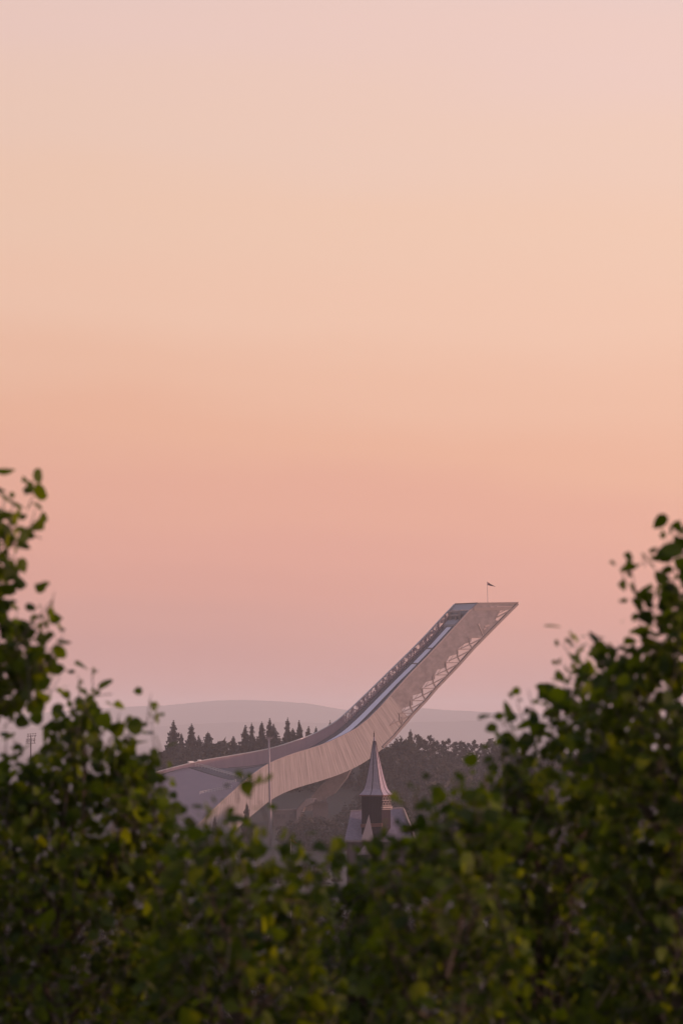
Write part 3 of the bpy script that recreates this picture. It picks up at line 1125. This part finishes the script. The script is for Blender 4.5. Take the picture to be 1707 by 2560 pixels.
LEFT = [('spruce', 0, 433.7, 1800, 1880, 1.0, 1.05, 'tall broad spruce, leftmost of the spruces behind the ski jump'),
        ('spruce', 1, 453, 1832, 1890, .8, .7, 'short thin spruce between the two tallest spruces on the left'),
        ('spruce', 2, 478.6, 1808, 1880, 1.0, 1.1, 'tall full spruce, second big one from the left behind the ski jump'),
        ('spruce', 3, 497, 1838, 1890, .8, .8, 'small spruce just right of the second big spruce'),
        ('spruce', 1, 520, 1829, 1885, .9, 1.1, 'dark spruce with rounded shoulder left of the gap in the ridge line'),
        ('broad', 0, 551, 1848, 1880, .95, 1.0, 'low round leafy tree in the dip of the tree line behind the ski jump'),
        ('spruce', 0, 583, 1840, 1885, .85, 1.2, 'blunt low conifer right of the dip in the tree line'),
        ('spruce', 3, 613, 1812, 1880, .95, .85, 'pointed spruce left of the twin tips, left of the grey mast'),
        ('spruce', 2, 629, 1806, 1885, .95, .8, 'pointed spruce with ragged side, first right of the pointed one left of the mast'),
        ('spruce', 1, 654, 1803, 1880, 1.0, .75, 'slim spruce just left of the grey mast'),
        ('spruce', 0, 674, 1795, 1885, 1.05, .85, 'tall spruce rising straight behind the grey mast'),
        ('spruce', 3, 684, 1809, 1892, 1.0, .9, 'spruce leaning out right of the mast, half behind the mast spruce'),
        ('spruce', 2, 719, 1793, 1880, 1.0, .85, 'tallest pointed spruce of the group right of the mast'),
        ('spruce', 1, 732, 1820, 1890, .85, .9, 'low spruce filling the gap right of the tallest pointed one'),
        ('spruce', 3, 748, 1800, 1880, .95, .75, 'slender spruce with open branches, second tall one right of the mast'),
        ('spruce', 0, 771, 1815, 1885, .9, 1.0, 'wide dark spruce partly behind the rising ski jump wall'),
        ('spruce', 1, 790, 1816, 1888, .8, .7, 'small spruce tip just above the ski jump wall'),
        ('spruce', 2, 825, 1800, 1885, .9, .8, 'spruce tip poking over the ski jump wall, rightmost on that side')]
for kd, i, px, row, Y, s_, w_, lb in LEFT:
    plant(kd, i, px, row, Y, lb, s_, w_ * 1.5)
RIGHT = [('broad', 1, 1008, 1832, 1875, 1.0, 1.0, 'rounded tree touching the lower edge of the ski jump wall'),
         ('spruce', 2, 1026, 1822, 1880, .9, 1.3, 'dark pointed conifer first right of the ski jump'),
         ('pine', 0, 1042, 1834, 1885, .9, 1.2, 'pine with drooping shoulder beside the first conifer right of the ski jump'),
         ('pine', 1, 1060, 1848, 1888, .85, 1.0, 'low pine in the notch right of the first conifers'),
         ('pine', 2, 1076, 1837, 1880, .95, .95, 'pine with dense dark peak, second high point right of the ski jump'),
         ('pine', 0, 1092, 1848, 1886, .85, .9, 'pine with flat crown right of the dense dark peak'),
         ('pine', 1, 1107, 1851, 1880, .85, .9, 'open pine left of the narrow topped pine on the right ridge'),
         ('pine', 2, 1121, 1844, 1884, .9, .75, 'narrow topped pine in the middle of the right ridge'),
         ('pine', 1, 1139, 1853, 1880, .85, .9, 'pine with layered crown left of the bent pine'),
         ('pine', 0, 1152, 1849, 1886, .9, .9, 'pine with bent wide top, middle of the right ridge'),
         ('pine', 2, 1170, 1855, 1880, .85, .8, 'thin pine seen against the pale hill, left of the sparse pine'),
         ('pine', 1, 1186, 1849, 1884, .9, .75, 'sparse pine with a bare stem showing, right part of the ridge'),
         ('pine', 0, 1203, 1857, 1880, .85, .85, 'pine left of the gap filled round tree on the right ridge'),
         ('pine', 2, 1216, 1859, 1886, .85, .85, 'last small pine before the round crowned tree'),
         ('broad', 0, 1247, 1841, 1876, 1.1, 1.0, 'round crowned leafy tree at the right end of the visible ridge'),
         ('broad', 1, 1266, 1850, 1882, 1.0, 1.0, 'leafy tree behind the foreground leaves at the right end of the ridge')]
for kd, i, px, row, Y, s_, w_, lb in RIGHT:
    plant(kd, i, px, row, Y, lb, s_, w_)
plant('spruce', 1, 617, 2006, 1500, 'pointed spruce tip in front of the beige ski jump wall', 0.9, 0.8, name='spruce_tree', group='spruces in front of the ski jump')
plant('spruce', 0, 537, 2040, 1500, 'spruce tip at the foot of the beige wall, half hidden by leaves', 0.8, 0.9, name='spruce_tree', group='spruces in front of the ski jump')

# the wood on the slopes reads as one mass
g = np.random.default_rng(99)
lowp = [broad_arr(14, 5.2, 70 + i, per=34, n=16)[:3] for i in range(4)] + [spruce_arr(18, 5.5, 80 + i, levels=18) for i in range(3)]
VV, FF, TT = [], [], []
cnt = 0


def add_wood(n, fx, fy, hmax_row):
    global cnt
    for _ in range(n):
        Y = fy(); x = fx(Y)
        gz = ground_z(x, Y) - 1
        i = g.choice(len(lowp), p=[.16, .16, .16, .16, .12, .12, .12])
        V, Fc, T = lowp[i]
        s_ = g.uniform(.7, 1.35)
        H = (15 if i < 4 else 18) * s_
        px_ = x / Y * F + 853.5
        lim = hmax_row(px_)
        row = H0 - (gz + H) / Y * F
        if row < lim:
            H2 = (H0 - lim) / F * Y - gz
            if H2 < 4: continue
            s_ *= H2 / H
        an = g.uniform(0, 6.28)
        ca, sa = math.cos(an), math.sin(an)
        W_ = V.copy() * s_
        W_ = np.stack([W_[:, 0] * ca - W_[:, 1] * sa + x, W_[:, 0] * sa + W_[:, 1] * ca + Y, W_[:, 2] + gz], 1)
        VV.append(W_); FF.append(Fc + cnt); TT.append(np.clip(T * .35 + g.uniform(0, .65), 0, 1)); cnt += len(W_)


lim_r = lambda p: np.interp(p, [-400, 330, 380, 450, 560, 830, 870, 1000, 1060, 1200, 1260, 1900], [1960, 1915, 1884, 1856, 1866, 1845, 1870, 1852, 1876, 1886, 1876, 1872]) + g.uniform(0, 14)
for _ in range(70):     # spruces filling the ridge line left of the jump
    Y = g.uniform(1885, 1930); px_ = g.uniform(395, 810)
    row = np.interp(px_, [395, 430, 500, 550, 600, 680, 800], [1885, 1850, 1848, 1862, 1846, 1832, 1836]) + abs(g.normal(0, 11))
    x = (px_ - 853.5) / F * Y
    gz = ground_z(x, Y) - 1
    H = (H0 - row) / F * Y - gz
    V, Fc, T = lowp[4 + g.integers(0, 3)]
    W_ = V * np.array([1, 1, H / 18]) * np.array([.8, .8, 1]) + np.array([x, Y, gz])
    VV.append(W_); FF.append(Fc + cnt); TT.append(np.clip(T * .3, 0, 1)); cnt += len(W_)
add_wood(380, lambda Y: g.uniform(-95, 240), lambda: g.uniform(1830, 1960), lim_r)
lim_m = lambda p: np.interp(p, [-400, 560, 700, 720, 850, 880, 960, 1040, 1250, 1900], [2150, 2150, 2110, 2030, 2005, 1985, 1930, 1900, 1890, 1885]) + g.uniform(0, 25)
add_wood(160, lambda Y: g.uniform(5, 240), lambda: g.uniform(1760, 1840), lambda p: max(lim_m(p), 1880 if p > 900 else 2010))
add_wood(130, lambda Y: g.uniform(-24, 240), lambda: g.uniform(1480, 1700), lambda p: lim_m(p) + 15)
add_wood(70, lambda Y: g.uniform(-24, 30), lambda: g.uniform(1560, 1700), lambda p: lim_m(p))
add_wood(60, lambda Y: g.uniform(-240, -20), lambda: g.uniform(1300, 1500), lambda p: 2115 + g.uniform(0, 30))
add_wood(60, lambda Y: g.uniform(-120, 120), lambda: g.uniform(1100, 1300), lambda p: 2140 + g.uniform(0, 30))
add_wood(60, lambda Y: g.uniform(-90, 90), lambda: g.uniform(500, 900), lambda p: 2190 + g.uniform(0, 30))
V = np.concatenate(VV); Fc = np.concatenate(FF); T = np.concatenate(TT)
wood = np_mesh('hillside_wood', V, Fc, M['broad'], None, T)
tag(wood, 'dark hazy mixed wood covering the slope around the ski jump', 'woodland', kind='stuff')

# ------------------------------------------------------------------ foreground trees
LEAF = np.array([(0, 0, 0), (-.34, .10, .05), (-.52, .40, .09), (-.37, .76, .06), (0, 1.08, -.04), (.37, .76, .06), (.52, .40, .09), (.34, .10, .05)])
LF = np.array([(0, 4, 3, 2, 1), (0, 7, 6, 5, 4)])


def shoot(tip, dr, L, g, O, tw_, leaf, n=None):
    """one leafy twig that ends at tip; appends leaves to O"""
    n = n or max(3, int(L / .040))
    bend = g.normal(0, .14, 3) * L
    hue = np.clip(g.beta(1.6, 3.2), 0, 1)
    p0 = tip - dr * L - bend
    pts = []
    big = g.uniform(.65, 1.25)
    for i in range(n + 1):
        f = i / n
        p = p0 + dr * L * f + bend * f * f
        pts.append(Vector(p))
        if i == 0: continue
        for _ in range(1 if g.random() < .8 else 2):
            an = i * 2.4 + g.normal(0, .5)
            u = np.cross(dr, [0.3, 1, 0.1]); u /= np.linalg.norm(u)
            v = np.cross(dr, u)
            side = u * math.cos(an) + v * math.sin(an)
            pet = side * g.uniform(.010, .055) + dr * .012
            O['p'].append(p + pet)
            O['d'].append(side * 1.0 + dr * g.uniform(-.1, .9) + np.array([0, 0, -g.uniform(-.3, .9)]))
            O['n'].append(g.normal(0, .75, 3) + np.array([0.1, -.5, .35]))
            O['s'].append(leaf * big * g.uniform(.6, 1.15) * (1 - .4 * f * (g.random() < .6)))
            O['t'].append(np.clip(hue + g.normal(0, .07), 0, 1))
    tw_.tube([pts[0], pts[len(pts) // 2], pts[-1]], [.0032, .0026, .0014], 3, caps=False)


def inside(poly, x, y):
    c = False
    for (x1, y1), (x2, y2) in zip(poly, poly[1:] + poly[:1]):
        if (y1 > y) != (y2 > y) and x < (x2 - x1) * (y - y1) / (y2 - y1) + x1: c = not c
    return c


def edge_dist(poly, x, y):
    """distance to the outline and the outward direction there"""
    best = (1e9, 0, -1)
    for (x1, y1), (x2, y2) in zip(poly, poly[1:] + poly[:1]):
        dx, dy = x2 - x1, y2 - y1
        t_ = max(0, min(1, ((x - x1) * dx + (y - y1) * dy) / (dx * dx + dy * dy + 1e-9)))
        qx, qy = x1 + dx * t_, y1 + dy * t_
        d = math.hypot(qx - x, qy - y)
        if d < best[0]: best = (d, (qx - x) / (d + 1e-6), (qy - y) / (d + 1e-6))
    return best


def leafy_tree(name, label, Y, poly, seed, base, per=330, leaf=0.072, tips=(), gap=.33, trunk_x=None):
    """poly: crown outline in photo pixels at distance Y; the crown is filled in depth too"""
    g = np.random.default_rng(seed)
    root = tag(empty(name, base), label, 'tree', 'leafy trees in the foreground')
    O = {k: [] for k in 'pdnst'}
    tw_ = MB()
    k_ = Y / F
    xs_, ys_ = [p[0] for p in poly], [p[1] for p in poly]
    x0, x1, y0, y1 = min(xs_), max(xs_), min(ys_), max(ys_)
    ph = g.uniform(0, 6.28, 12)
    fr = g.uniform(.010, .045, (6, 2)) * g.choice([-1, 1], (6, 2))
    cand = int(per * (x1 - x0) * (y1 - y0) * k_ * k_)
    anchors = []
    for _ in range(cand):
        x, y = g.uniform(x0, x1), g.uniform(y0, y1)
        if not inside(poly, x, y): continue
        d, ox, oy = edge_dist(poly, x, y)
        nz_ = sum(math.sin(fr[i, 0] * x + fr[i, 1] * y + ph[i]) for i in range(6)) / 6
        den = .42 + .58 * min(1, max(0, d - 5) / 40.0)
        if y > 2560 or x < -120 or x > 1830: den *= .45
        if g.random() > den * (1 if nz_ > -gap else .25): continue
        dep = min(.75, .10 + d * k_ * 1.1)
        tip = np.array(P(x, y, Y + g.uniform(-dep, dep)))
        w = max(0, 1 - d / 90.0)
        dr = np.array([ox * w * .9, g.normal(0, .35), -oy * w * .7 + .55]) + g.normal(0, .38, 3)
        dr /= np.linalg.norm(dr)
        shoot(tip, dr, g.uniform(.08, .24), g, O, tw_, leaf)
        if len(anchors) < 60 and d > 45 and g.random() < .06: anchors.append(tip)
    for (px_, row, L, dx) in tips:
        dr = np.array([dx, g.normal(0, .2), 1.0]); dr /= np.linalg.norm(dr)
        shoot(np.array(P(px_, row, Y)), dr, L, g, O, tw_, leaf, n=max(3, int(L / .045)))
    axis = np.mean(anchors, axis=0) if anchors else np.array(base)
    if trunk_x is not None: axis[0] = trunk_x
    topz = np.percentile([a[2] for a in anchors], 55)
    stem = [Vector(base)]
    for f in (.3, .6, .85, 1.0):
        stem.append(Vector((base[0] + (axis[0] - base[0]) * f + g.normal(0, .05), base[1] + (axis[1] - base[1]) * f, base[2] + (topz - base[2]) * f)))
    b2 = MB()
    b2.tube(stem, [.11, .09, .06, .035, .018], 8)
    b2.build('trunk', M['bark'], root, smooth=True)
    lim = MB()
    for a in anchors:
        zz = min(topz - .1, a[2] - abs(a[0] - axis[0]) * .6 - .25)
        f = max(0, min(1, (zz - base[2]) / (topz - base[2])))
        s0 = Vector((base[0] + (axis[0] - base[0]) * f, base[1] + (axis[1] - base[1]) * f, zz))
        e0 = Vector(a)
        mid = s0.lerp(e0, .5) + Vector((g.normal(0, .05), g.normal(0, .05), -.08))
        lim.tube([s0, mid, e0], [.016, .010, .003], 5, caps=False)
    n0 = len(lim.v)
    lim.v += tw_.v; lim.f += [tuple(i + n0 for i in f_) for f_ in tw_.f]; lim.m += tw_.m
    lim.build('branches', M['bark'], root)
    LP, LD, LN, LS, LT = (np.array(O[k]) for k in 'pdnst')
    LD /= np.linalg.norm(LD, axis=1, keepdims=True)
    SD = np.cross(LD, LN); SD /= np.linalg.norm(SD, axis=1, keepdims=True) + 1e-9
    NN = np.cross(SD, LD)
    n = len(LP)
    wd = g.uniform(.78, 1.08, n)
    V = (LP[:, None, :] + LS[:, None, None] * (wd[:, None, None] * LEAF[None, :, 0, None] * SD[:, None, :] + LEAF[None, :, 1, None] * LD[:, None, :] + LEAF[None, :, 2, None] * NN[:, None, :])).reshape(-1, 3)
    V = V - np.array(base)
    Fc = (LF[None] + (np.arange(n) * 8)[:, None, None]).reshape(-1, 5)
    np_mesh('crown', V, Fc, M['leaf'], root, np.repeat(LT, 8))
    print(name, n, 'leaves')


leafy_tree('birch_tree', 'tall leafy tree reaching highest at the left edge of the photo', 20.5,
           [(-260, 1120), (-80, 1080), (-5, 1200), (15, 1262), (45, 1258), (74, 1300), (78, 1345), (70, 1385), (38, 1430), (45, 1480), (75, 1490), (118, 1500), (128, 1550), (140, 1610), (138, 1660), (118, 1700), (112, 1745), (80, 1778), (40, 1760), (0, 1765), (-60, 1800), (-180, 1900), (-280, 2100), (-330, 1500)],
           11, (-2.7, 20.6, -10), per=698, gap=.28, trunk_x=-2.25,
           tips=[(69, 1200, .08, .2), (86, 1232, .10, .4), (88, 1272, .08, .5), (137, 1480, .14, .4), (130, 1500, .12, .6), (160, 1586, .16, .5), (140, 1635, .10, .6), (150, 1692, .12, .6), (36, 1250, .12, .1), (10, 1225, .14, .1)])
leafy_tree('birch_tree', 'leafy tree with ragged top left of the far spruces, second from the left edge', 22.5,
           [(120, 1800), (150, 1770), (175, 1735), (200, 1700), (225, 1700), (245, 1740), (262, 1775), (300, 1790), (305, 1835), (345, 1860), (390, 1880), (412, 1925), (425, 1985), (445, 2030), (470, 2100), (480, 2250), (470, 2500), (500, 2900), (-100, 2950), (-250, 2500), (-260, 2000), (-60, 1890), (40, 1905), (90, 1890), (110, 1850)],
           12, (-1.25, 22.6, -10.2), per=750, gap=.40,
           tips=[(230, 1672, .14, -.1), (194, 1685, .12, .1), (250, 1730, .12, .3), (378, 1735, .14, .1), (396, 1775, .08, .3), (380, 1816, .14, -.2), (388, 1836, .14, -.2), (319, 1830, .10, .3), (16, 1826, .14, .1), (40, 1850, .12, .2), (48, 1885, .12, .2), (300, 1780, .1, .2), (125, 1795, .1, -.5), (410, 1900, .12, .1)])
leafy_tree('hazel_bush', 'leafy bush in front of the ski jump landing slope, lower left of the mast', 19.0,
           [(420, 2100), (440, 2040), (485, 2060), (515, 2035), (555, 2012), (595, 1998), (630, 2045), (655, 2075), (700, 2115), (735, 2105), (770, 2125), (815, 2130), (840, 2170), (835, 2240), (800, 2330), (860, 2500), (850, 2950), (330, 2950), (340, 2500), (380, 2250)],
           13, (-.45, 19.1, -9.8), per=589, gap=.22,
           tips=[(592, 1966, .06, -.2), (639, 1952, .05, .1), (646, 2000, .10, -.1), (516, 2030, .06, .1), (568, 2010, .12, .0), (724, 2092, .12, -.1), (817, 2092, .06, .1), (823, 2125, .08, .1), (631, 2075, .10, .1), (444, 2022, .10, 0), (545, 2040, .1, 0)])
leafy_tree('hazel_bush', 'dense low leafy bush filling the bottom middle below the chapel', 21.5,
           [(800, 2230), (840, 2165), (870, 2150), (900, 2165), (935, 2130), (985, 2140), (1020, 2230), (1050, 2400), (1080, 2950), (680, 2950), (700, 2500), (740, 2340)],
           14, (.1, 21.6, -10.1), per=679, gap=.35, tips=[(845, 2150, .10, -.1), (892, 2150, .10, 0), (919, 2118, .1, .1)])
leafy_tree('hazel_bush', 'bush with bright yellow green leaves right of the chapel spire', 18.0,
           [(900, 2150), (935, 2112), (972, 2078), (998, 2035), (1020, 2012), (1045, 1995), (1060, 2010), (1090, 1965), (1115, 1990), (1150, 1975), (1200, 1980), (1280, 2050), (1320, 2300), (1350, 2950), (900, 2950), (900, 2500), (910, 2280)],
           15, (.5, 18.1, -9.8), per=624, gap=.30,
           tips=[(1014, 2004, .05, .1), (1048, 1984, .10, .1), (1087, 1950, .10, -.1), (1140, 1955, .12, .2), (1168, 1958, .12, .1), (995, 2060, .06, -.1), (990, 2095, .08, -.2), (920, 2118, .06, -.3)])
leafy_tree('birch_tree', 'leafy tree sloping up right of the wooded ridge, left of the tallest right tree', 21.0,
           [(1205, 1950), (1225, 1900), (1245, 1870), (1262, 1815), (1290, 1790), (1315, 1755), (1345, 1765), (1385, 1740), (1400, 1690), (1405, 1650), (1440, 1640), (1480, 1660), (1530, 1690), (1580, 1750), (1620, 1900), (1600, 2200), (1600, 2950), (1180, 2950), (1180, 2300), (1160, 2050)],
           16, (1.05, 21.1, -10.2), per=698, gap=.26,
           tips=[(1245, 1790, .05, -.4), (1262, 1805, .10, -.6), (1320, 1724, .12, -.2), (1290, 1745, .12, -.4), (1362, 1732, .10, -.2), (1232, 1872, .10, -.5), (1213, 1905, .10, -.4), (1426, 1575, .08, -.1), (1404, 1608, .10, -.4), (1440, 1612, .14, 0), (1408, 1658, .08, -.6), (1395, 1715, .10, -.5), (1206, 1932, .08, -.3)])
leafy_tree('birch_tree', 'tallest leafy tree at the right edge of the photo', 19.5,
           [(1455, 1680), (1490, 1640), (1540, 1625), (1590, 1600), (1595, 1540), (1600, 1500), (1640, 1480), (1655, 1440), (1690, 1400), (1700, 1350), (1760, 1250), (1900, 1250), (2000, 1700), (2000, 2500), (1950, 2950), (1450, 2950), (1470, 2400), (1480, 2000), (1440, 1800)],
           17, (1.75, 19.6, -9.9), per=715, gap=.30,
           tips=[(1556, 1412, .10, -.4), (1580, 1432, .16, -.4), (1605, 1392, .05, -.3), (1585, 1462, .12, -.3), (1645, 1425, .12, .0), (1694, 1300, .08, 0), (1675, 1345, .08, -.2), (1690, 1385, .12, .1), (1545, 1610, .10, -.4), (1592, 1500, .12, -.5), (1490, 1592, .10, -.3), (1520, 1605, .12, .2), (1475, 1612, .12, -.6), (1620, 1470, .12, -.2), (1585, 1545, .1, -.5)])

# ------------------------------------------------------------------ haze
bm = MB()
bm.box((0, 11600, 6), (10400, 24200, 184))
hz = bm.build('haze', None)
hz.data.materials.clear()
m = bpy.data.materials.new('haze_air')
m.use_nodes = True
t = m.node_tree
for n in list(t.nodes): t.nodes.remove(n)
o = t.nodes.new('ShaderNodeOutputMaterial')
pv = t.nodes.new('ShaderNodeVolumePrincipled')
pv.inputs['Color'].default_value = (1.0, 1.0, 1.0, 1)
pv.inputs['Density'].default_value = 0.78e-4
pv.inputs['Anisotropy'].default_value = 0.0
t.links.new(pv.outputs[0], o.inputs['Volume'])
hz.data.materials.append(m)
tag(hz, 'thin pink evening haze', kind='stuff')
